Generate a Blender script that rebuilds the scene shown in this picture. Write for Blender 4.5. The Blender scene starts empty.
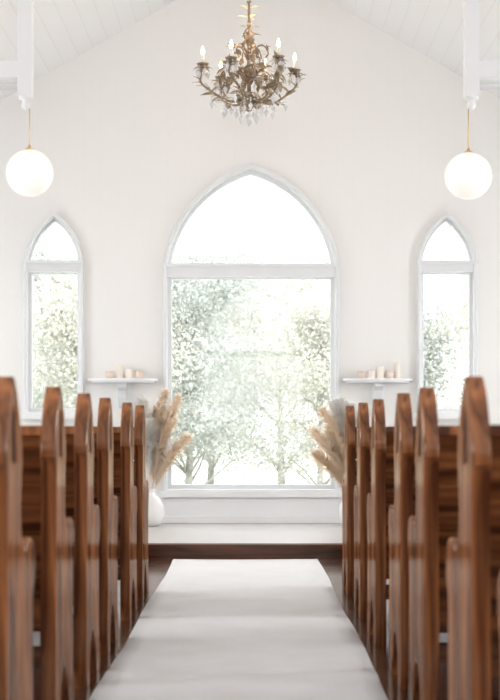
import bpy, math, random
from mathutils import Vector, Matrix
random.seed(7)
scene = bpy.context.scene
F = 1500.0; CAMZ = 0.88; HY = 429.0; VX = 252.0
D2 = 12.45; D1 = 10.1; PZ = 0.10
HW = 3.6; RIDGE = 4.8; SL = 0.571
EAVE = RIDGE - SL * HW
REAR = -2.2

# ------------------------------------------------------------ materials
def newmat(name):
    m = bpy.data.materials.new(name); m.use_nodes = True
    nt = m.node_tree
    return m, nt, nt.nodes['Principled BSDF']

def simple(name, col, rough=0.5, metal=0.0, emit=None, es=0.0, noise=0.04, nscale=8.0, bump=0.0, coat=0.0, spec=None, trans=0.0):
    m, nt, b = newmat(name)
    N = nt.nodes; L = nt.links
    tc = N.new('ShaderNodeTexCoord')
    n = N.new('ShaderNodeTexNoise'); n.inputs['Scale'].default_value = nscale; n.inputs['Detail'].default_value = 4
    L.new(tc.outputs['Object'], n.inputs['Vector'])
    r = N.new('ShaderNodeValToRGB')
    r.color_ramp.elements[0].position = 0.3; r.color_ramp.elements[1].position = 0.7
    r.color_ramp.elements[0].color = tuple(max(0, c * (1 - noise)) for c in col) + (1,)
    r.color_ramp.elements[1].color = tuple(min(1, c * (1 + noise)) for c in col) + (1,)
    L.new(n.outputs['Fac'], r.inputs['Fac']); L.new(r.outputs['Color'], b.inputs['Base Color'])
    b.inputs['Roughness'].default_value = rough; b.inputs['Metallic'].default_value = metal
    if coat: b.inputs['Coat Weight'].default_value = coat; b.inputs['Coat Roughness'].default_value = 0.12
    if trans: b.inputs['Transmission Weight'].default_value = trans
    if spec is not None: b.inputs['Specular IOR Level'].default_value = spec
    if emit:
        b.inputs['Emission Color'].default_value = emit + (1,); b.inputs['Emission Strength'].default_value = es
    if bump:
        bp = N.new('ShaderNodeBump'); bp.inputs['Strength'].default_value = bump; bp.inputs['Distance'].default_value = 0.01
        L.new(n.outputs['Fac'], bp.inputs['Height']); L.new(bp.outputs['Normal'], b.inputs['Normal'])
    return m

def wood(name, dark, light, scale, rough=0.28, bump=0.1, gmax=0.16):
    """varnished wood: diffuse grain under a thin satin varnish whose reflectance is capped"""
    m, nt, b = newmat(name); N = nt.nodes; L = nt.links
    tc = N.new('ShaderNodeTexCoord'); mp = N.new('ShaderNodeMapping'); mp.inputs['Scale'].default_value = scale
    L.new(tc.outputs['Object'], mp.inputs['Vector'])
    n = N.new('ShaderNodeTexNoise'); n.inputs['Scale'].default_value = 1.0; n.inputs['Detail'].default_value = 7
    n.inputs['Distortion'].default_value = 1.0
    L.new(mp.outputs['Vector'], n.inputs['Vector'])
    r = N.new('ShaderNodeValToRGB')
    r.color_ramp.elements[0].position = 0.36; r.color_ramp.elements[1].position = 0.66
    r.color_ramp.elements[0].color = dark + (1,); r.color_ramp.elements[1].color = light + (1,)
    L.new(n.outputs['Fac'], r.inputs['Fac'])
    bp = N.new('ShaderNodeBump'); bp.inputs['Strength'].default_value = bump; bp.inputs['Distance'].default_value = 0.004
    L.new(n.outputs['Fac'], bp.inputs['Height'])
    d = N.new('ShaderNodeBsdfDiffuse'); L.new(r.outputs['Color'], d.inputs['Color']); L.new(bp.outputs['Normal'], d.inputs['Normal'])
    g = N.new('ShaderNodeBsdfGlossy'); g.inputs['Roughness'].default_value = rough; L.new(bp.outputs['Normal'], g.inputs['Normal'])
    g.inputs['Color'].default_value = (1, .90, .80, 1)
    fr = N.new('ShaderNodeFresnel'); fr.inputs['IOR'].default_value = 1.5
    mn = N.new('ShaderNodeMath'); mn.operation = 'MINIMUM'; mn.inputs[1].default_value = gmax
    L.new(fr.outputs[0], mn.inputs[0])
    mx = N.new('ShaderNodeMixShader'); L.new(mn.outputs[0], mx.inputs[0]); L.new(d.outputs[0], mx.inputs[1]); L.new(g.outputs[0], mx.inputs[2])
    L.new(mx.outputs[0], N['Material Output'].inputs['Surface'])
    N.remove(b)
    return m

def boards(name, col, axis, width, depth=0.3, rough=0.5, groove=0.9, mixnoise=0.02):
    """painted boards: thin grooves repeated along axis"""
    m, nt, b = newmat(name); N = nt.nodes; L = nt.links
    tc = N.new('ShaderNodeTexCoord'); sp = N.new('ShaderNodeSeparateXYZ')
    L.new(tc.outputs['Object'], sp.inputs[0])
    d = N.new('ShaderNodeMath'); d.operation = 'DIVIDE'; d.inputs[1].default_value = width
    L.new(sp.outputs[axis], d.inputs[0])
    fr = N.new('ShaderNodeMath'); fr.operation = 'FRACT'; L.new(d.outputs[0], fr.inputs[0])
    pp = N.new('ShaderNodeMath'); pp.operation = 'PINGPONG'; pp.inputs[1].default_value = 0.5; L.new(fr.outputs[0], pp.inputs[0])
    mr = N.new('ShaderNodeMapRange'); mr.inputs['From Min'].default_value = 0.0; mr.inputs['From Max'].default_value = 0.04
    L.new(pp.outputs[0], mr.inputs['Value'])
    r = N.new('ShaderNodeMix'); r.data_type = 'RGBA'
    r.inputs[6].default_value = tuple(c * groove for c in col) + (1,); r.inputs[7].default_value = col + (1,)
    L.new(mr.outputs[0], r.inputs[0]); L.new(r.outputs[2], b.inputs['Base Color'])
    b.inputs['Roughness'].default_value = rough
    bp = N.new('ShaderNodeBump'); bp.inputs['Strength'].default_value = depth; bp.inputs['Distance'].default_value = 0.01
    L.new(mr.outputs[0], bp.inputs['Height']); L.new(bp.outputs['Normal'], b.inputs['Normal'])
    return m

M_wall = boards('wall_paint', (0.852, 0.846, 0.834), 'X', 0.14, 0.02, 0.6, 0.985)
M_side = boards('side_wall_paint', (0.868, 0.868, 0.862), 'Y', 0.14, 0.06, 0.6, 0.975)
M_ceil = boards('ceiling_paint', (0.87, 0.875, 0.88), 'X', 0.12, 0.2, 0.5, 0.91)
M_trim = simple('trim_paint', (0.85, 0.86, 0.87), 0.35, noise=0.01)
M_frame = simple('window_frame_paint', (0.75, 0.77, 0.79), 0.35, noise=0.01)
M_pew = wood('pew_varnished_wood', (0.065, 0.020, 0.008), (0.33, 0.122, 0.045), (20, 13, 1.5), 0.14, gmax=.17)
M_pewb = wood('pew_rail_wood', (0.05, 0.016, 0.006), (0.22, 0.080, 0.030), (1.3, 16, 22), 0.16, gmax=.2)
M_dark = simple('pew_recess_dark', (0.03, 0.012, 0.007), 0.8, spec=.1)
M_floor = None
def floor_mat():
    m, nt, b = newmat('dark_floorboards'); N = nt.nodes; L = nt.links
    tc = N.new('ShaderNodeTexCoord'); mp = N.new('ShaderNodeMapping'); mp.inputs['Rotation'].default_value = (0, 0, math.pi / 2)
    L.new(tc.outputs['Object'], mp.inputs['Vector'])
    br = N.new('ShaderNodeTexBrick'); br.inputs['Scale'].default_value = 1.0
    br.inputs['Brick Width'].default_value = 2.2; br.inputs['Row Height'].default_value = 0.11; br.inputs['Mortar Size'].default_value = 0.003
    br.inputs['Color1'].default_value = (0.065, 0.024, 0.014, 1); br.inputs['Color2'].default_value = (0.11, 0.042, 0.024, 1)
    br.inputs['Mortar'].default_value = (0.02, 0.01, 0.006, 1)
    L.new(mp.outputs['Vector'], br.inputs['Vector'])
    L.new(br.outputs['Color'], b.inputs['Base Color'])
    n = N.new('ShaderNodeTexNoise'); n.inputs['Scale'].default_value = 5
    L.new(tc.outputs['Object'], n.inputs['Vector'])
    mr = N.new('ShaderNodeMapRange'); mr.inputs['To Min'].default_value = 0.12; mr.inputs['To Max'].default_value = 0.28
    L.new(n.outputs['Fac'], mr.inputs['Value']); L.new(mr.outputs[0], b.inputs['Roughness'])
    b.inputs['Coat Weight'].default_value = 0.3; b.inputs['Coat Roughness'].default_value = 0.1
    return m
M_floor = floor_mat()
M_step = wood('step_dark_wood', (0.03, 0.009, 0.005), (0.11, 0.032, 0.015), (1.5, 12, 16), 0.2)
M_plat = simple('platform_pale_paint', (0.54, 0.51, 0.49), 0.35, noise=0.03, coat=0.2)  # even pale tone for the platform top, slightly glossy
M_runner = simple('runner_cotton', (0.87, 0.872, 0.875), 0.9, noise=0.03, nscale=4.0, bump=0.5)
M_bronze = simple('antique_bronze', (0.31, 0.235, 0.16), 0.4, 0.45, noise=0.3, nscale=30)
M_leaf = simple('gilded_leaf', (0.40, 0.325, 0.235), 0.45, 0.25, noise=0.45, nscale=25)
M_crystal = simple('crystal', (0.97, 0.97, 0.97), 0.05, 0.0, noise=0.01, trans=0.25, coat=1.0)
M_candle = simple('candle_sleeve', (0.9, 0.85, 0.75), 0.5, noise=0.02)
M_flame = simple('flame_bulb', (1, 0.9, 0.7), 0.3, emit=(1.0, 0.74, 0.42), es=5.0)
M_globe = simple('opal_globe', (0.90, 0.88, 0.85), 0.25, emit=(1.0, 0.92, 0.84), es=0.30, noise=0.0)
M_brass = simple('brass', (0.75, 0.55, 0.28), 0.3, 0.9, noise=0.05)
M_stalk = simple('dry_stalk', (0.74, 0.62, 0.47), 0.8)
M_vase = simple('white_ceramic', (0.86, 0.85, 0.84), 0.35, noise=0.02, coat=0.3)
M_wax = simple('pillar_wax', (0.88, 0.82, 0.74), 0.6, noise=0.02)
M_blush = simple('blush_votive', (0.80, 0.66, 0.56), 0.35, noise=0.03)
M_bark = simple('pale_bark', (0.38, 0.37, 0.35), 0.9, noise=0.15)
M_grass = simple('lawn', (0.52, 0.55, 0.47), 0.9, noise=0.1, nscale=2)

def leafmat(name, col, mixf=0.5, lo=0.8):
    m, nt, b = newmat(name); N = nt.nodes; L = nt.links
    oi = N.new('ShaderNodeTexCoord'); n = N.new('ShaderNodeTexNoise'); n.inputs['Scale'].default_value = 1.2
    L.new(oi.outputs['Object'], n.inputs['Vector'])
    r = N.new('ShaderNodeValToRGB'); r.color_ramp.elements[0].position = .35; r.color_ramp.elements[1].position = .65
    r.color_ramp.elements[0].color = tuple(c * lo for c in col) + (1,); r.color_ramp.elements[1].color = col + (1,)
    L.new(n.outputs['Fac'], r.inputs['Fac'])
    d = N.new('ShaderNodeBsdfDiffuse'); t = N.new('ShaderNodeBsdfTranslucent'); mx = N.new('ShaderNodeMixShader'); mx.inputs[0].default_value = mixf
    L.new(r.outputs['Color'], d.inputs['Color']); L.new(r.outputs['Color'], t.inputs['Color'])
    L.new(d.outputs[0], mx.inputs[1]); L.new(t.outputs[0], mx.inputs[2])
    L.new(mx.outputs[0], N['Material Output'].inputs['Surface'])
    N.remove(b)
    return m
M_fol = leafmat('foliage_sage', (0.565, 0.592, 0.565), lo=.8)
M_fol2 = leafmat('foliage_pale', (0.68, 0.675, 0.615), lo=.85)
M_pampas = leafmat('pampas_plume', (0.97, 0.87, 0.75), 0.5, 0.92)
M_pampasw = leafmat('bleached_plume', (0.95, 0.93, 0.90), 0.45, 0.95)

def glassmat():
    m, nt, b = newmat('window_glass'); N = nt.nodes; L = nt.links
    t = N.new('ShaderNodeBsdfTransparent'); g = N.new('ShaderNodeBsdfGlossy'); g.inputs['Roughness'].default_value = 0.02
    mx = N.new('ShaderNodeMixShader'); mx.inputs[0].default_value = 0.008
    L.new(t.outputs[0], mx.inputs[1]); L.new(g.outputs[0], mx.inputs[2]); L.new(mx.outputs[0], N['Material Output'].inputs['Surface'])
    N.remove(b); return m
M_glass = glassmat()

# ------------------------------------------------------------ mesh builder
class MB:
    def __init__(s): s.v = []; s.f = []; s.mi = []; s.sm = []; s.mats = []
    def mat(s, m):
        if m not in s.mats: s.mats.append(m)
        return s.mats.index(m)
    def add(s, vs, fs, m, smooth=False):
        o = len(s.v); k = s.mat(m)
        s.v += [tuple(v) for v in vs]
        for f in fs: s.f.append([i + o for i in f]); s.mi.append(k); s.sm.append(smooth)
    def box(s, x0, x1, y0, y1, z0, z1, m):
        vs = [(x, y, z) for x in (x0, x1) for y in (y0, y1) for z in (z0, z1)]
        fs = [(0, 1, 3, 2), (4, 6, 7, 5), (0, 4, 5, 1), (2, 3, 7, 6), (0, 2, 6, 4), (1, 5, 7, 3)]
        s.add(vs, fs, m)
    def prism(s, poly, fn, a, b, m):
        n = len(poly)
        vs = [fn(p, q, a) for p, q in poly] + [fn(p, q, b) for p, q in poly]
        fs = [tuple(range(n))[::-1], tuple(range(n, 2 * n))] + [(i, (i + 1) % n, (i + 1) % n + n, i + n) for i in range(n)]
        s.add(vs, fs, m)
    def tube(s, pts, rad, m, seg=8, cap=True):
        pts = [Vector(p) for p in pts]; n = len(pts)
        if not isinstance(rad, (list, tuple)): rad = [rad] * n
        vs = []; up = None
        for i, p in enumerate(pts):
            t = (pts[min(i + 1, n - 1)] - pts[max(i - 1, 0)])
            if t.length < 1e-9: t = Vector((0, 0, 1))
            t.normalize()
            if up is None:
                up = Vector((0, 0, 1)) if abs(t.z) < .9 else Vector((1, 0, 0))
            a = t.cross(up)
            if a.length < 1e-6: a = t.cross(Vector((0, 1, 0)))
            a.normalize(); b2 = a.cross(t).normalized(); up = b2
            for k in range(seg):
                an = 2 * math.pi * k / seg
                vs.append(p + (a * math.cos(an) + b2 * math.sin(an)) * rad[i])
        fs = []
        for i in range(n - 1):
            for k in range(seg):
                fs.append((i * seg + k, i * seg + (k + 1) % seg, (i + 1) * seg + (k + 1) % seg, (i + 1) * seg + k))
        if cap:
            fs.append(tuple(range(seg))[::-1]); fs.append(tuple(range((n - 1) * seg, n * seg)))
        s.add(vs, fs, m, True)
    def lathe(s, prof, c, m, seg=20, smooth=True):
        vs = []; n = len(prof)
        for r, z in prof:
            for k in range(seg):
                an = 2 * math.pi * k / seg
                vs.append((c[0] + r * math.cos(an), c[1] + r * math.sin(an), c[2] + z))
        fs = [(i * seg + k, i * seg + (k + 1) % seg, (i + 1) * seg + (k + 1) % seg, (i + 1) * seg + k) for i in range(n - 1) for k in range(seg)]
        if prof[0][0] > 1e-4: fs.append(tuple(range(seg))[::-1])
        if prof[-1][0] > 1e-4: fs.append(tuple(range((n - 1) * seg, n * seg)))
        s.add(vs, fs, m, smooth)
    def sphere(s, c, r, m, seg=12, ring=8, sz=1.0):
        s.lathe([(max(1e-5, r * math.sin(math.pi * i / ring)), -r * sz * math.cos(math.pi * i / ring)) for i in range(ring + 1)], c, m, seg)
    def octa(s, c, r, h, m):
        x, y, z = c
        s.add([(x + r, y, z), (x, y + r, z), (x - r, y, z), (x, y - r, z), (x, y, z + h * .6), (x, y, z - h)],
              [(0, 1, 4), (1, 2, 4), (2, 3, 4), (3, 0, 4), (1, 0, 5), (2, 1, 5), (3, 2, 5), (0, 3, 5)], m)
    def leaf(s, base, d, nrm, L, W, m, curl=0.3):
        d = Vector(d).normalized(); nrm = Vector(nrm); side = d.cross(nrm)
        if side.length < 1e-4: side = d.cross(Vector((1, 0.2, 0.3)))
        side.normalize(); up = side.cross(d).normalized(); b = Vector(base)
        prof = [(0, .1), (.25, .8), (.5, 1), (.75, .65), (1, .02)]
        vs = []
        for t, w in prof:
            c = b + d * (L * t) - up * (curl * L * t * t)
            vs += [c - side * W * w * .5 + up * W * .15 * w, c, c + side * W * w * .5 + up * W * .15 * w]
        fs = []
        for i in range(4):
            o = i * 3
            fs += [(o, o + 1, o + 4, o + 3), (o + 1, o + 2, o + 5, o + 4)]
        s.add(vs, fs, m, True)
    def obj(s, name, loc=(0, 0, 0), bevel=0.0, parent=None):
        me = bpy.data.meshes.new(name); me.from_pydata(s.v, [], s.f)
        for m in s.mats: me.materials.append(m)
        for p, k, sm in zip(me.polygons, s.mi, s.sm): p.material_index = k; p.use_smooth = sm
        me.update()
        o = bpy.data.objects.new(name, me); o.location = loc
        scene.collection.objects.link(o)
        if bevel:
            b = o.modifiers.new('bevel', 'BEVEL'); b.width = bevel; b.segments = 2; b.limit_method = 'ANGLE'; b.angle_limit = math.radians(40)
        if parent: o.parent = parent
        return o

def shape(loops, thick, bev=0.0):
    cu = bpy.data.curves.new('tmp', 'CURVE'); cu.dimensions = '2D'; cu.fill_mode = 'BOTH'
    cu.extrude = thick / 2 - bev; cu.bevel_depth = bev; cu.bevel_resolution = 1; cu.offset = -bev
    for lp in loops:
        sp = cu.splines.new('POLY'); sp.points.add(len(lp) - 1)
        for p, (x, y) in zip(sp.points, lp): p.co = (x, y, 0, 1)
        sp.use_cyclic_u = True
    ob = bpy.data.objects.new('tmp', cu); scene.collection.objects.link(ob)
    dg = bpy.context.evaluated_depsgraph_get(); dg.update()
    me = bpy.data.meshes.new_from_object(ob.evaluated_get(dg))
    vs = [tuple(v.co) for v in me.vertices]; fs = [tuple(p.vertices) for p in me.polygons]
    bpy.data.objects.remove(ob); bpy.data.curves.remove(cu); bpy.data.meshes.remove(me)
    return vs, fs

def arch(cx, hw, zs, h, zb=None, n=14, flat=1.22):
    """pointed gothic arch loop; flat>1 gives straighter arcs and a sharper point"""
    c = math.hypot(hw, h)
    R = (h * h + hw * hw) / (2 * hw) * flat
    mx, mz = hw / 2, h / 2; k = math.sqrt(R * R - c * c / 4)
    ox, oz = mx - h / c * k, mz - hw / c * k
    a0 = math.atan2(0 - oz, hw - ox); a1 = math.atan2(h - oz, 0 - ox)
    right = [(ox + R * math.cos(a0 + (a1 - a0) * i / n), oz + R * math.sin(a0 + (a1 - a0) * i / n)) for i in range(n + 1)]
    pts = []
    if zb is not None: pts.append((cx + hw, zb))
    pts += [(cx + x, zs + z) for x, z in right]
    pts += [(cx - x, zs + z) for x, z in right[-2::-1]]
    if zb is not None: pts.append((cx - hw, zb))
    return pts
def rect(x0, x1, z0, z1): return [(x0, z0), (x1, z0), (x1, z1), (x0, z1)]

# ------------------------------------------------------------ room shell
WIN = [(-0.008, 0.73, 2.241, 0.84, 0.345), (-1.643, 0.25, 2.266, 0.41, 0.99), (1.618, 0.25, 2.266, 0.41, 0.99)]
gable = [(-HW, 0), (HW, 0), (HW, EAVE), (0, RIDGE), (-HW, EAVE)]
vs, fs = shape([gable] + [arch(c, w - .03, zs, h - .04, zb + .03) for c, w, zs, h, zb in WIN], 0.2)
b = MB(); b.add([(x, D2 + 0.1 - z, y) for x, y, z in vs], fs, M_wall); b.obj('wall_back')
FILL_WIN = (0.0, 0.95, 2.3, 1.15, 1.0)  # unseen rear window, added to bring in fill from behind the camera
vs, fs = shape([gable, arch(*FILL_WIN)], 0.2)
b = MB(); b.add([(x, REAR - 0.1 - z, y) for x, y, z in vs], fs, M_wall); b.obj('wall_front')
SW = [-0.6, 1.7, 4.0, 6.3, 8.6, 10.9]
for sgn, nm in ((-1, 'wall_left'), (1, 'wall_right')):
    vs, fs = shape([rect(REAR, D2, 0, EAVE)] + [arch(c, .36, 1.85, .55, .85) for c in SW], 0.2)
    b = MB(); b.add([(sgn * (HW + .1) + z, x, y) for x, y, z in vs], fs, M_side); b.obj(nm)
b = MB(); b.box(-HW - .2, HW + .2, REAR - .2, D2 + .2, -0.12, 0, M_floor); b.obj('floor')
b = MB()
for sg in (-1, 1):
    poly = [(0, RIDGE), (sg * (HW + .45), RIDGE - SL * (HW + .45)), (sg * (HW + .45), RIDGE - SL * (HW + .45) + .16), (0, RIDGE + .16)]
    b.prism(poly, lambda p, q, t: (p, t, q), REAR - .3, D2 + .35, M_ceil)
b.obj('ceiling')

def window(idx, c, w, zs, h, zb, sill=True):
    b = MB(); big = w > .5
    f1, f2, f3 = (.036, .03, .062) if big else (.032, .026, .052)
    vs, fs = shape([arch(c, w, zs, h, zb), arch(c, w - f1, zs, h - f1 * 1.3, zb + f1)], .06, .008)
    b.add([(x, D2 - .018 - z, y) for x, y, z in vs], fs, M_frame)
    vs, fs = shape([arch(c, w - f2, zs, h - f2 * 1.3, zb + f2), arch(c, w - f3, zs, h - f3 * 1.3, zb + f3)], .07, .005)
    b.add([(x, D2 + .075 - z, y) for x, y, z in vs], fs, M_frame)
    tb = 0.10 if big else .085
    b.box(c - w + .02, c + w - .02, D2 - .035, D2 + .11, zs - tb, zs - 0.0, M_frame)
    b.box(c - w - .004, c + w + .004, D2 - .06, D2 - .01, zs - .018, zs + .008, M_frame)
    vs, fs = shape([rect(c - w + f3 - .006, c + w - f3 + .006, zb + f3 - .006, zs - tb + .004), rect(c - w + f3 + .008, c + w - f3 - .008, zb + f3 + .01, zs - tb - .012)], .05, .003)
    b.add([(x, D2 + .065 - z, y) for x, y, z in vs], fs, M_frame)
    b.box(c - w - .02, c + w + .02, D2 - .08, D2 + .05, zb - .03, zb + .02, M_trim)
    vs, fs = shape([arch(c, w - .04, zs, h - .055, zb + .04)], .006)
    b.add([(x, D2 + .085 - z, y) for x, y, z in vs], fs, M_glass)
    b.obj('window_%d' % idx)
for i, a in enumerate(WIN): window(i + 1, *a)
k = 4
for sgn in (-1, 1):
    for c in SW:
        b = MB()
        vs, fs = shape([arch(c, .39, 1.85, .59, .81), arch(c, .33, 1.85, .50, .88)], .05, .008)
        b.add([(sgn * (HW - .01) + z, x, y) for x, y, z in vs], fs, M_trim)
        b.box(min(sgn * (HW - .03), sgn * (HW + .08)), max(sgn * (HW - .03), sgn * (HW + .08)), c - .34, c + .34, 1.80, 1.86, M_trim)
        vs, fs = shape([arch(c, .355, 1.85, .54, .855)], .006)
        b.add([(sgn * (HW + .1) + z, x, y) for x, y, z in vs], fs, M_glass)
        b.obj('window_%d' % k); k += 1
b = MB()
c, w, zs, h, zb = FILL_WIN
vs, fs = shape([arch(c, w + .04, zs, h + .05, zb - .04), arch(c, w - .03, zs, h - .04, zb + .03)], .06, .008)
b.add([(x, REAR + .015 - z, y) for x, y, z in vs], fs, M_trim)
b.box(-w, w, REAR - .1, REAR + .03, zs - .1, zs, M_trim)
vs, fs = shape([arch(c, w - .005, zs, h - .006, zb + .005)], .006)
b.add([(x, REAR - .1 - z, y) for x, y, z in vs], fs, M_glass)
b.obj('window_%d' % k)  # casing and glass of the added rear window

b = MB()
b.box(-.73, .715, D2 - .045, D2 - .001, PZ, .312, M_trim)
b.box(-.75, .735, D2 - .062, D2 - .001, PZ, .16, M_trim)
b.box(-.74, .725, D2 - .055, D2 - .001, .285, .305, M_trim)
b.obj('trim_1', bevel=.004)
for x0, x1, n in ((-HW + .002, -.755, 'baseboard_back'), (.74, HW - .002, 'baseboard_back')):
    b = MB(); b.box(x0, x1, D2 - .022, D2 - .001, PZ, PZ + .14, M_trim); b.obj(n, bevel=.004)
for sgn, n in ((-1, 'baseboard_left'), (1, 'baseboard_right')):
    b = MB(); xs = sorted((sgn * (HW - .001), sgn * (HW - .022))); b.box(xs[0], xs[1], REAR + .01, D1 - .03, 0, .14, M_trim); b.obj(n, bevel=.004)

b = MB()
b.box(-HW + .002, HW - .002, D1 + .04, D2 - .001, 0.0, PZ - .002, M_step)
b.box(-HW + .002, HW - .002, D1 - .0, D1 + .14, PZ - .032, PZ, M_step)
b.box(-HW + .002, HW - .002, D1 + .02, D1 + .04, 0.0, PZ - .032, M_step)
b.box(-HW + .002, HW - .002, D1 + .14, D2 - .001, PZ - .002, PZ, M_plat)
b.obj('altar_platform')

b = MB()
nx, ny = 12, 220
x0, x1, y0, y1 = -.522, .445, REAR + .6, D1 - .04
vs = []; fs = []
for j in range(ny + 1):
    for i in range(nx + 1):
        y = y0 + (y1 - y0) * j / ny; u = i / nx
        ed = 0.006 * (math.sin(y * 2.3) if i in (0, nx) else 0)
        z = .007 + .0022 * math.sin(y * 3.1 + u * 2) * math.sin(u * 5 + y) + .0015 * math.sin(y * 9 + u * 4)
        for cyy in (5.35, 7.7):
            z += .004 * math.exp(-((y - cyy + .05 * u) / .05) ** 2)
        vs.append((x0 + (x1 - x0) * u + ed, y, z))
W = nx + 1
for j in range(ny):
    for i in range(nx): fs.append((j * W + i, j * W + i + 1, (j + 1) * W + i + 1, (j + 1) * W + i))
b.add(vs, fs, M_runner, True)
o = b.obj('aisle_runner'); sm = o.modifiers.new('s', 'SOLIDIFY'); sm.thickness = .006; sm.offset = -1

# ------------------------------------------------------------ pews
def smooth_poly(ctrl, n=5):
    out = []; N = len(ctrl)
    for i in range(N):
        p1, p2 = ctrl[i], ctrl[(i + 1) % N]
        p0 = ctrl[i - 1] if not p1[2] else p1
        p3 = ctrl[(i + 2) % N] if not p2[2] else p2
        if p1[2] and p2[2]:
            out.append((p1[0], p1[1])); continue
        for k in range(n):
            t = k / n
            out.append(tuple(0.5 * ((2 * p1[a]) + (-p0[a] + p2[a]) * t + (2 * p0[a] - 5 * p1[a] + 4 * p2[a] - p3[a]) * t * t + (-p0[a] + 3 * p1[a] - 3 * p2[a] + p3[a]) * t ** 3) for a in (0, 1)))
    return out
END = smooth_poly([(0.0, 0, 1), (.09, 0, 1), (.10, .06, 0), (.13, .13, 0), (.20, .17, 0), (.27, .13, 0), (.30, .06, 0), (.32, 0, 1), (.44, 0, 1),
                   (.44, .10, 1), (.425, .13, 0), (.415, .30, 0), (.415, .44, 0), (.445, .50, 0), (.452, .55, 0), (.425, .592, 0), (.37, .605, 0), (.31, .585, 0),
                   (.255, .585, 0), (.222, .63, 0), (.212, .70, 0), (.222, .755, 0), (.236, .80, 1), (.228, .845, 0), (.205, .90, 0), (.162, .962, 0), (.112, 1.004, 1),
                   (.06, .962, 0), (.018, .90, 0), (-.008, .845, 0), (-.012, .80, 1), (.004, .755, 0), (.006, .60, 0), (-.008, .35, 0), (-.01, .12, 0), (-.01, .08, 1)])
SLOT = arch(.112, .036, .885, .05, .80, 6)
PL = 2.85
def make_pew_mesh():
    b = MB()
    vs, fs = shape([END, SLOT], .045, .005)
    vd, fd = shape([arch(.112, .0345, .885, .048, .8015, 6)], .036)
    for cx in (0.0225, PL - .0225):
        b.add([(cx + z, x, y) for x, y, z in vs], fs, M_pew)
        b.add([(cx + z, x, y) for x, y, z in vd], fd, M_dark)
    xa, xb = .04, PL - .04
    def slab(u0, z0, u1, z1, t, m):
        poly = [(u0, z0), (u0 + t, z0), (u1 + t, z1), (u1, z1)]
        b.prism(poly, lambda p, q, tt: (tt, p, q), xa, xb, m)
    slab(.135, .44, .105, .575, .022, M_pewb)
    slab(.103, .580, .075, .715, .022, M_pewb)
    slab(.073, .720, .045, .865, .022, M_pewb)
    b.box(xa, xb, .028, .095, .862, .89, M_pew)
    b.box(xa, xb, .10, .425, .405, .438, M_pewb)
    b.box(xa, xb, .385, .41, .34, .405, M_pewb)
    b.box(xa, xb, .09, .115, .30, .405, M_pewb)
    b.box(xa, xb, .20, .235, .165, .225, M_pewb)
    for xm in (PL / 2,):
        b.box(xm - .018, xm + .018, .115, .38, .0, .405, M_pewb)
    return b
pb = make_pew_mesh()
master = pb.obj('church_pew')
pm = master.data
LY = [2.78, 3.54, 4.40, 5.20, 5.95, 7.0, 7.8]
RY = [2.72, 3.53, 4.48, 5.17, 6.2, 7.05, 8.0]
first = True
for x0, ys in ((-.56 - PL, LY), (.50, RY)):
    for y in ys:
        if first: o = master; first = False
        else:
            o = bpy.data.objects.new('church_pew', pm); scene.collection.objects.link(o)
        o.location = (x0, y - .112, 0.0)

# ------------------------------------------------------------ roof trusses
def truss(y):
    b = MB()
    for sg, px in ((-1, -1.434), (1, 1.39)):
        t = .14
        poly = [(0, RIDGE), (sg * HW, EAVE), (sg * HW, EAVE - t), (0, RIDGE - t)]
        b.prism(poly, lambda p, q, tt: (p, tt, q), y - .05, y + .05, M_trim)
        zc = RIDGE - SL * abs(px)
        b.box(px - .045, px + .045, y - .045, y + .045, 2.98, zc - .08, M_trim)
        b.lathe([(.001, -.07), (.02, -.062), (.030, -.04), (.02, -.015), (.028, -.008), (.046, 0), (.046, .02), (.03, .03)], (px, y, 2.97), M_trim, 16)
        xe = sg * (RIDGE - 3.2) / SL
        xs = sorted((px, xe)); b.box(xs[0], xs[1], y - .035, y + .035, 3.10, 3.205, M_trim)
        P = []
        for i in range(17):
            a = math.pi / 2 * i / 16
            P.append((px + sg * (.05 + (abs(HW - abs(px)) - .1) * math.sin(a)), y, 2.35 + .70 * math.cos(a)))
        b.tube(P, .022, M_trim, 8)
    zc = 4.15; xc = (RIDGE - zc) / SL
    b.box(-xc, xc, y - .04, y + .04, zc - .06, zc + .06, M_trim)
    b.obj('roof_truss')
for y in (9.5, 5.3, 1.1): truss(y)

for px, pz in (((29.5 - VX) / 158, CAMZ + (HY - 173) / 158), ((468.5 - VX) / 158, CAMZ + (HY - 176) / 158)):
    b = MB(); R = .149; y = 9.5
    b.sphere((0, 0, 0), R, M_globe, 40, 24)
    b.lathe([(.001, R - .004), (.03, R - .006), (.03, R + .004), (.012, R + .012), (.006, R + .03), (.001, R + .03)], (0, 0, 0), M_brass, 16)
    b.tube([(0, 0, R + .02), (0, 0, 2.91 - pz)], .004, M_brass, 6)
    b.obj('globe_pendant_light', (px, y, pz))

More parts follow.
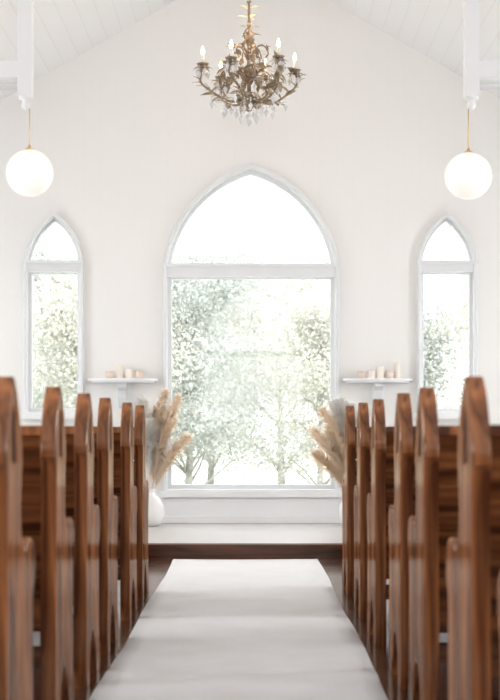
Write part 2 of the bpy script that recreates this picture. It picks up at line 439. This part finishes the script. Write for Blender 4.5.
# ------------------------------------------------------------ chandelier
def bez(pts, n=14):
    out = []
    N = len(pts)
    for i in range(N - 1):
        p0 = pts[max(i - 1, 0)]; p1 = pts[i]; p2 = pts[i + 1]; p3 = pts[min(i + 2, N - 1)]
        for k in range(n // 2):
            t = k / (n // 2)
            out.append(tuple(0.5 * ((2 * p1[a]) + (-p0[a] + p2[a]) * t + (2 * p0[a] - 5 * p1[a] + 4 * p2[a] - p3[a]) * t * t + (-p0[a] + 3 * p1[a] - 3 * p2[a] + p3[a]) * t ** 3) for a in range(len(p1))))
    out.append(tuple(pts[-1])); return out
CH = Vector(((249 - VX) / 150, 10.0, 0))
b = MB()
def rz(r, z, a): return (r * math.cos(a), r * math.sin(a), z)
b.lathe([(.001, 2.99), (.018, 3.0), (.03, 3.03), (.045, 3.06), (.03, 3.10), (.014, 3.13), (.012, 3.2), (.03, 3.24), (.034, 3.27), (.014, 3.31), (.01, 3.42), (.022, 3.46), (.024, 3.49), (.008, 3.53), (.007, 3.72), (.001, 3.73)], (0, 0, 0), M_bronze, 14)
for ph in (0, math.pi):
    b.tube([((.02 + .025 * math.sin(t * .35)) * math.cos(t * .9 + ph), (.02 + .025 * math.sin(t * .35)) * math.sin(t * .9 + ph), 3.36 + t * .022) for t in range(18)], .006, M_bronze, 6)
z = 3.72; kx = 0
while z < RIDGE - .07:
    P = []
    for i in range(9):
        a = 2 * math.pi * i / 8
        q = .011 * math.cos(a); P.append((q if kx % 2 else 0, 0 if kx % 2 else q, z + .02 + .022 * math.sin(a)))
    b.tube(P, .0028, M_bronze, 5, False); z += .034; kx += 1
b.lathe([(.001, RIDGE - .07), (.02, RIDGE - .065), (.06, RIDGE - .02), (.065, RIDGE + .01)], (0, 0, 0), M_bronze, 18)
def leafy(P, n, L, W):
    for i in range(n):
        t = (i + .6) / n * (len(P) - 2); j = int(t)
        p = Vector(P[j]); d = (Vector(P[j + 1]) - p).normalized()
        out = Vector((random.uniform(-1, 1), random.uniform(-1, 1), random.uniform(-.4, 1)))
        dd = d * .5 + out * .8
        b.leaf(p, dd, Vector((random.uniform(-.5, .5), random.uniform(-.5, .5), 1)), L * random.uniform(.7, 1.25), W * random.uniform(.8, 1.2), M_leaf, .35)
def drop(p, n, big=.011):
    x, y, z = p
    for i in range(n):
        b.octa((x, y, z - .012 - i * .018), .007, .009, M_crystal)
    b.octa((x, y, z - .012 - n * .018 - .014), big * 1.25, .036, M_crystal)
NA = 6
for i in range(NA):
    a = 2 * math.pi * i / NA + .06
    zt = 3.27 + (.02 if i % 2 else 0)
    prof = bez([(.02, 3.10), (.08, 3.06), (.17, 3.065), (.26, 3.12), (.325, 3.19), (.31, zt)])
    P = [rz(r + 0.0, zz, a + .25 * math.sin(r * 9)) for r, zz in prof]
    b.tube(P, .008, M_bronze, 7)
    leafy(P, 16, .085, .042)
    e = P[-1]
    b.lathe([(.004, -.02), (.012, -.012), (.034, .004), (.042, .014), (.034, .011), (.012, .006), (.012, .022), (.001, .022)], e, M_bronze, 14)
    b.lathe([(.010, .015), (.010, .07), (.001, .072)], e, M_candle, 10)
    b.lathe([(.004, .07), (.011, .083), (.013, .096), (.008, .114), (.001, .132)], e, M_flame, 10)
    for q in range(6):
        aa = q * 2 * math.pi / 6 + i
        b.leaf((e[0], e[1], e[2] - .012), (math.cos(aa), math.sin(aa), .35), (0, 0, 1), .062, .038, M_leaf, .6)
        drop((e[0] + .036 * math.cos(aa), e[1] + .036 * math.sin(aa), e[2] + .004), 1 + q % 2)
    a2 = a + math.pi / NA
    prof = bez([(.015, 3.18), (.07, 3.26), (.14, 3.29), (.20, 3.25), (.205, 3.18), (.17, 3.15), (.15, 3.18)])
    P = [rz(r, zz, a2 + .2 * math.sin(r * 12)) for r, zz in prof]
    b.tube(P, .0065, M_bronze, 6); leafy(P, 14, .078, .038)
    drop(P[len(P) * 4 // 6], 2, .013)
    prof = bez([(.012, 3.34), (.05, 3.42), (.10, 3.43), (.13, 3.38), (.11, 3.35)])
    P = [rz(r, zz, a2 + .3) for r, zz in prof]
    b.tube(P, .005, M_bronze, 6); leafy(P, 6, .055, .026)
    drop(P[-4], 1, .01)
    p0 = Vector(rz(.26, 3.12, a)); p1 = Vector(rz(.26, 3.12, a + 2 * math.pi / NA))
    for q in range(1, 12):
        t = q / 12; p = p0.lerp(p1, t); p.z -= .09 * 4 * t * (1 - t)
        b.octa(p, .007, .008, M_crystal)
    p0 = Vector(rz(.20, 3.24, a2)); p1 = Vector(rz(.03, 3.45, a2))
    for q in range(1, 12):
        t = q / 12; p = p0.lerp(p1, t); p.z -= .05 * 4 * t * (1 - t)
        b.octa(p, .0065, .0075, M_crystal)
    drop(rz(.12, 3.06, a + .2), 2, .013); drop(rz(.19, 3.06, a2), 2, .012); drop(rz(.06, 3.03, a2), 3, .012); drop(rz(.25, 3.10, a + .1), 2, .012)
drop((0, 0, 2.99), 2, .016)
for zz in (3.5, 3.56, 3.62, 3.68):
    for q in range(3):
        aa = q * 2.1 + zz * 9; b.leaf((.01 * math.cos(aa), .01 * math.sin(aa), zz), (math.cos(aa), math.sin(aa), .5), (0, 0, 1), .07, .034, M_leaf, .4)
ch = b.obj('chandelier', CH)
l = bpy.data.lights.new('chandelier_glow', 'POINT'); l.energy = 13; l.color = (1, .72, .45); l.shadow_soft_size = .3
lo = bpy.data.objects.new('chandelier_glow', l); scene.collection.objects.link(lo); lo.parent = ch; lo.location = (0, 0, 3.55)

# ------------------------------------------------------------ wall shelves with corbels
def shelf(cx):
    b = MB(); hw = .29; zt = 1.295
    def half(r, d): return [(-r, 0)] + [(-r * math.cos(math.pi * i / 20), -d * math.sin(math.pi * i / 20) ** .7) for i in range(1, 20)] + [(r, 0)]
    b.prism(half(hw, .20), lambda p, q, t: (p, q, t), -.018, 0, M_trim)
    b.prism(half(hw - .025, .175), lambda p, q, t: (p, q, t), -.034, -.018, M_frame)
    prof = smooth_poly([(0, -.034, 1), (-.14, -.034, 1), (-.15, -.06, 0), (-.125, -.085, 0), (-.09, -.09, 0), (-.075, -.12, 0), (-.07, -.16, 0), (-.045, -.20, 0), (-.02, -.235, 0), (0, -.245, 1)], 5)
    vs, fs = shape([prof], .07, .006)
    b.add([(z, x, y) for x, y, z in vs], fs, M_frame)
    b.box(-.06, .06, -.012, 0, -.235, -.034, M_trim)
    b.obj('wall_shelf', (cx, D2 - .001, zt))
    return zt
zt = shelf((123 - VX) / 120.5); shelf((377.5 - VX) / 120.5)
def pillar(x, y, r, h, m=M_wax):
    b = MB(); b.lathe([(r * .97, 0), (r, .004), (r, h - .004), (r * .9, h), (r * .5, h - .004), (.001, h - .006)], (0, 0, 0), m, 18)
    b.tube([(0, 0, h - .008), (.001, 0, h + .01)], .0012, M_bark, 5)
    b.obj('pillar_candle', (x, y, zt))
def votive(x, y, r, h):
    b = MB(); b.lathe([(r * .7, 0), (r * .85, .01), (r, h), (r * .92, h), (r * .75, .02), (.001, .02)], (0, 0, 0), M_blush, 18)
    b.lathe([(r * .7, .02), (r * .7, h * .6), (.001, h * .6)], (0, 0, 0), M_wax, 12)
    b.obj('votive_holder', (x, y, zt))
Y = D2 - .09
pillar(-1.09, Y, .036, .115); pillar(-1.01, Y - .01, .033, .075); votive(-1.17, Y - .02, .036, .06); votive(-.93, Y, .036, .065)
pillar(1.06, Y, .034, .10); pillar(.985, Y - .01, .03, .065); votive(.91, Y, .034, .06); votive(1.135, Y - .02, .034, .06); pillar(1.20, Y + .01, .028, .13)

# ------------------------------------------------------------ pampas in vases
def plume(b, base, mid, tip, L, m, w):
    P = bez([tuple(base), tuple(mid), tuple(tip)], 16)
    b.tube(P, .003, M_stalk, 5)
    pts = [Vector(p) for p in P]
    acc = 0; i = len(pts) - 1; seg = []
    while i > 0 and acc < L:
        seg.append(pts[i]); acc += (pts[i] - pts[i - 1]).length; i -= 1
    seg.append(pts[i]); n = len(seg) - 1
    for k in range(1500):
        t = random.random() ** .85 * n; j = min(int(t), n - 1); f = t - j
        p = seg[j].lerp(seg[j + 1], f); ax = (seg[j] - seg[j + 1]).normalized()
        s = t / n
        ww = w * (math.sin(math.pi * min(1, s * .8 + .12)) ** .8)
        r = Vector((random.gauss(0, 1), random.gauss(0, 1), random.gauss(0, 1))); r -= ax * r.dot(ax); r.normalize()
        ln = random.uniform(.5, 1.15)
        e1 = p + ax * .035 * ln + r * ww * .6 * ln
        e2 = p + ax * .065 * ln + r * ww * 1.1 * ln + Vector((0, 0, -.022 * ln))
        sd = ax.cross(r) * .0036
        b.add([p - sd, p + sd, e1 + sd, e1 - sd, e2], [(0, 1, 2, 3), (3, 2, 4)], m)
def pampas(cx, cy, tips):
    b = MB()
    b.lathe([(.07, 0), (.10, .02), (.125, .09), (.12, .16), (.085, .225), (.05, .255), (.045, .28), (.056, .30), (.05, .30), (.038, .28), (.04, .25), (.001, .05)], (0, 0, 0), M_vase, 28)
    for (tx, ty, tz, L, m, w) in tips:
        base = Vector((random.uniform(-.015, .015), random.uniform(-.015, .015), .08))
        tip = Vector((tx - cx, ty, tz - PZ)); mid = Vector((tip.x * .35, tip.y * .35, base.z + (tip.z - base.z) * .6))
        plume(b, base, mid, tip, L, m, w * 2.0)
    b.obj('pampas_grass_vase', (cx, cy, PZ))
def wx(px, d=12.05): return (px - VX) * d / F
def wz(py, d=12.05): return CAMZ + (HY - py) * d / F
pampas(wx(149), 12.05, [(wx(165), 0, wz(392), .56, M_pampas, .048), (wx(179), -.05, wz(398), .56, M_pampas, .042), (wx(187), .03, wz(437), .44, M_pampas, .045),
                        (wx(156), .05, wz(410), .50, M_pampas, .044), (wx(172), .08, wz(420), .46, M_pampas, .042),
                        (wx(142), 0, wz(400), .38, M_pampasw, .05), (wx(130), .05, wz(408), .38, M_pampasw, .05), (wx(150), -.1, wz(422), .38, M_pampasw, .05)])
pampas(wx(354), 12.05, [(wx(313), 0, wz(430), .50, M_pampas, .045), (wx(323), -.06, wz(410), .52, M_pampas, .045), (wx(333), .04, wz(403), .48, M_pampasw, .045),
                        (wx(315), -.1, wz(453), .42, M_pampas, .045), (wx(329), .08, wz(428), .46, M_pampas, .042), (wx(342), 0, wz(401), .38, M_pampasw, .045), (wx(350), .05, wz(406), .38, M_pampasw, .05), (wx(366), 0, wz(410), .38, M_pampasw, .05)])

# ------------------------------------------------------------ outside
b = MB(); b.box(-60, 60, D2 + .5, 90, -.72, -.62, M_grass); b.obj('lawn')
def tree_mesh(seed, H, spread, mat, nleaf, zlo=.06):
    random.seed(seed); b = MB()
    b.tube([(0, 0, 0), (.05, 0, H * .25), (-.05, .05, H * .5), (0, 0, H * .85)], [.07, .05, .035, .012], M_bark, 8)
    ends = []
    for i in range(38):
        z0 = H * random.uniform(zlo, .82); a = random.uniform(0, 6.28); L = spread * random.uniform(.5, 1.0) * (1.1 - .6 * z0 / H)
        p = Vector((0, 0, z0)); P = [p]
        for q in range(1, 6):
            P.append(p + Vector((math.cos(a) * L * q / 5, math.sin(a) * L * q / 5, L * .5 * math.sin(q / 5 * 2.0) + random.uniform(-.06, .06))))
            a += random.uniform(-.15, .15)
        b.tube(P, [.024, .019, .014, .011, .008, .004], M_bark, 5)
        ends += P[2:]
        for q in (2, 3, 4):
            d = Vector((random.uniform(-1, 1), random.uniform(-1, 1), random.uniform(-.1, 1.2))) * L * .35
            b.tube([P[q], P[q] + d * .5, P[q] + d + Vector((0, 0, -.05))], [.01, .007, .003], M_bark, 4)
            ends.append(P[q] + d)
    for k in range(nleaf):
        c = random.choice(ends); p = c + Vector((random.gauss(0, .22), random.gauss(0, .22), random.gauss(0, .18)))
        if p.z < .2: continue
        d = Vector((random.uniform(-1, 1), random.uniform(-1, 1), random.uniform(-1.2, .6))).normalized()
        s = d.cross(Vector((random.uniform(-1, 1), random.uniform(-1, 1), random.uniform(-1, 1))))
        if s.length < .05: continue
        s.normalize(); L = random.uniform(.035, .095); w = L * .26
        b.add([p, p + d * L * .5 + s * w, p + d * L, p + d * L * .5 - s * w], [(0, 1, 2, 3)], mat)
    return b
T1 = tree_mesh(1, 4.4, 1.9, M_fol, 26000).obj('garden_tree', (-1.0, 23, -.6))
T2 = tree_mesh(2, 3.9, 1.8, M_fol2, 20000).obj('garden_tree', (-2.3, 21.5, -.6))
T3 = tree_mesh(3, 4.2, 1.9, M_fol, 22000).obj('garden_tree', (2.9, 28, -.6))
def inst(src, loc, s, r):
    o = bpy.data.objects.new('garden_tree', src.data); scene.collection.objects.link(o); o.location = loc; o.scale = (s, s, s); o.rotation_euler = (0, 0, r)
inst(T1, (-4.2, 24, -.6), 1.05, 1.3); inst(T2, (4.4, 24, -.6), 1.1, 2.2); inst(T3, (-6.8, 27, -.6), 1.2, .8)
inst(T1, (6.9, 27, -.6), 1.1, 3.0); inst(T2, (1.1, 24.5, -.6), .95, 5.0)
inst(T3, (-2.6, 29, -.6), 1.25, 2.0); inst(T2, (.6, 30, -.6), 1.25, 2.0)
inst(T1, (-4.9, 31, -.6), 1.3, 4.0); inst(T2, (5.6, 30, -.6), 1.3, 4.4); inst(T3, (-.9, 32, -.6), 1.25, .5)

# ------------------------------------------------------------ light
w = bpy.data.worlds.new('World'); scene.world = w; w.use_nodes = True
bg = w.node_tree.nodes['Background']; bg.inputs[0].default_value = (0.95, 0.98, 1.0, 1); bg.inputs[1].default_value = 2.6
s = bpy.data.lights.new('sun', 'SUN'); s.energy = 4.5; s.angle = math.radians(3); s.color = (1, .97, .94)
so = bpy.data.objects.new('sun', s); scene.collection.objects.link(so); so.rotation_euler = (math.radians(42), 0, math.radians(0)); so.location = (0, -5, 12)
for sgn in (-1, 1):
    for c in SW:
        l = bpy.data.lights.new('window_daylight', 'AREA'); l.shape = 'RECTANGLE'; l.size = .8; l.size_y = 1.7
        l.energy = 48; l.color = (1, .99, .98)
        o = bpy.data.objects.new('window_daylight', l); scene.collection.objects.link(o)
        o.location = (sgn * (HW + .26), c, 1.6); o.rotation_euler = (math.pi / 2, 0, sgn * math.pi / 2)
l = bpy.data.lights.new('window_daylight', 'AREA'); l.shape = 'RECTANGLE'; l.size = 2.0; l.size_y = 2.6  # added fill lamp outside the made-up rear window
l.energy = 140; l.color = (1, .99, .98)
o = bpy.data.objects.new('window_daylight', l); scene.collection.objects.link(o)
o.location = (0, REAR - .28, 2.25); o.rotation_euler = (math.pi / 2, 0, 0)

# ------------------------------------------------------------ camera
cam = bpy.data.cameras.new('camera'); co = bpy.data.objects.new('camera', cam); scene.collection.objects.link(co)
co.location = (0, 0, CAMZ); co.rotation_euler = (math.pi / 2, 0, 0)
cam.sensor_fit = 'VERTICAL'; cam.sensor_height = 36; cam.lens = 36 * F / 700
cam.shift_y = (HY - 350) / 700; cam.shift_x = -(VX - 250) / 700
cam.dof.use_dof = True; cam.dof.focus_distance = 11.0; cam.dof.aperture_fstop = 4.5
cam.clip_end = 300
scene.camera = co
scene.view_settings.view_transform = 'Standard'
scene.view_settings.exposure = 0.22
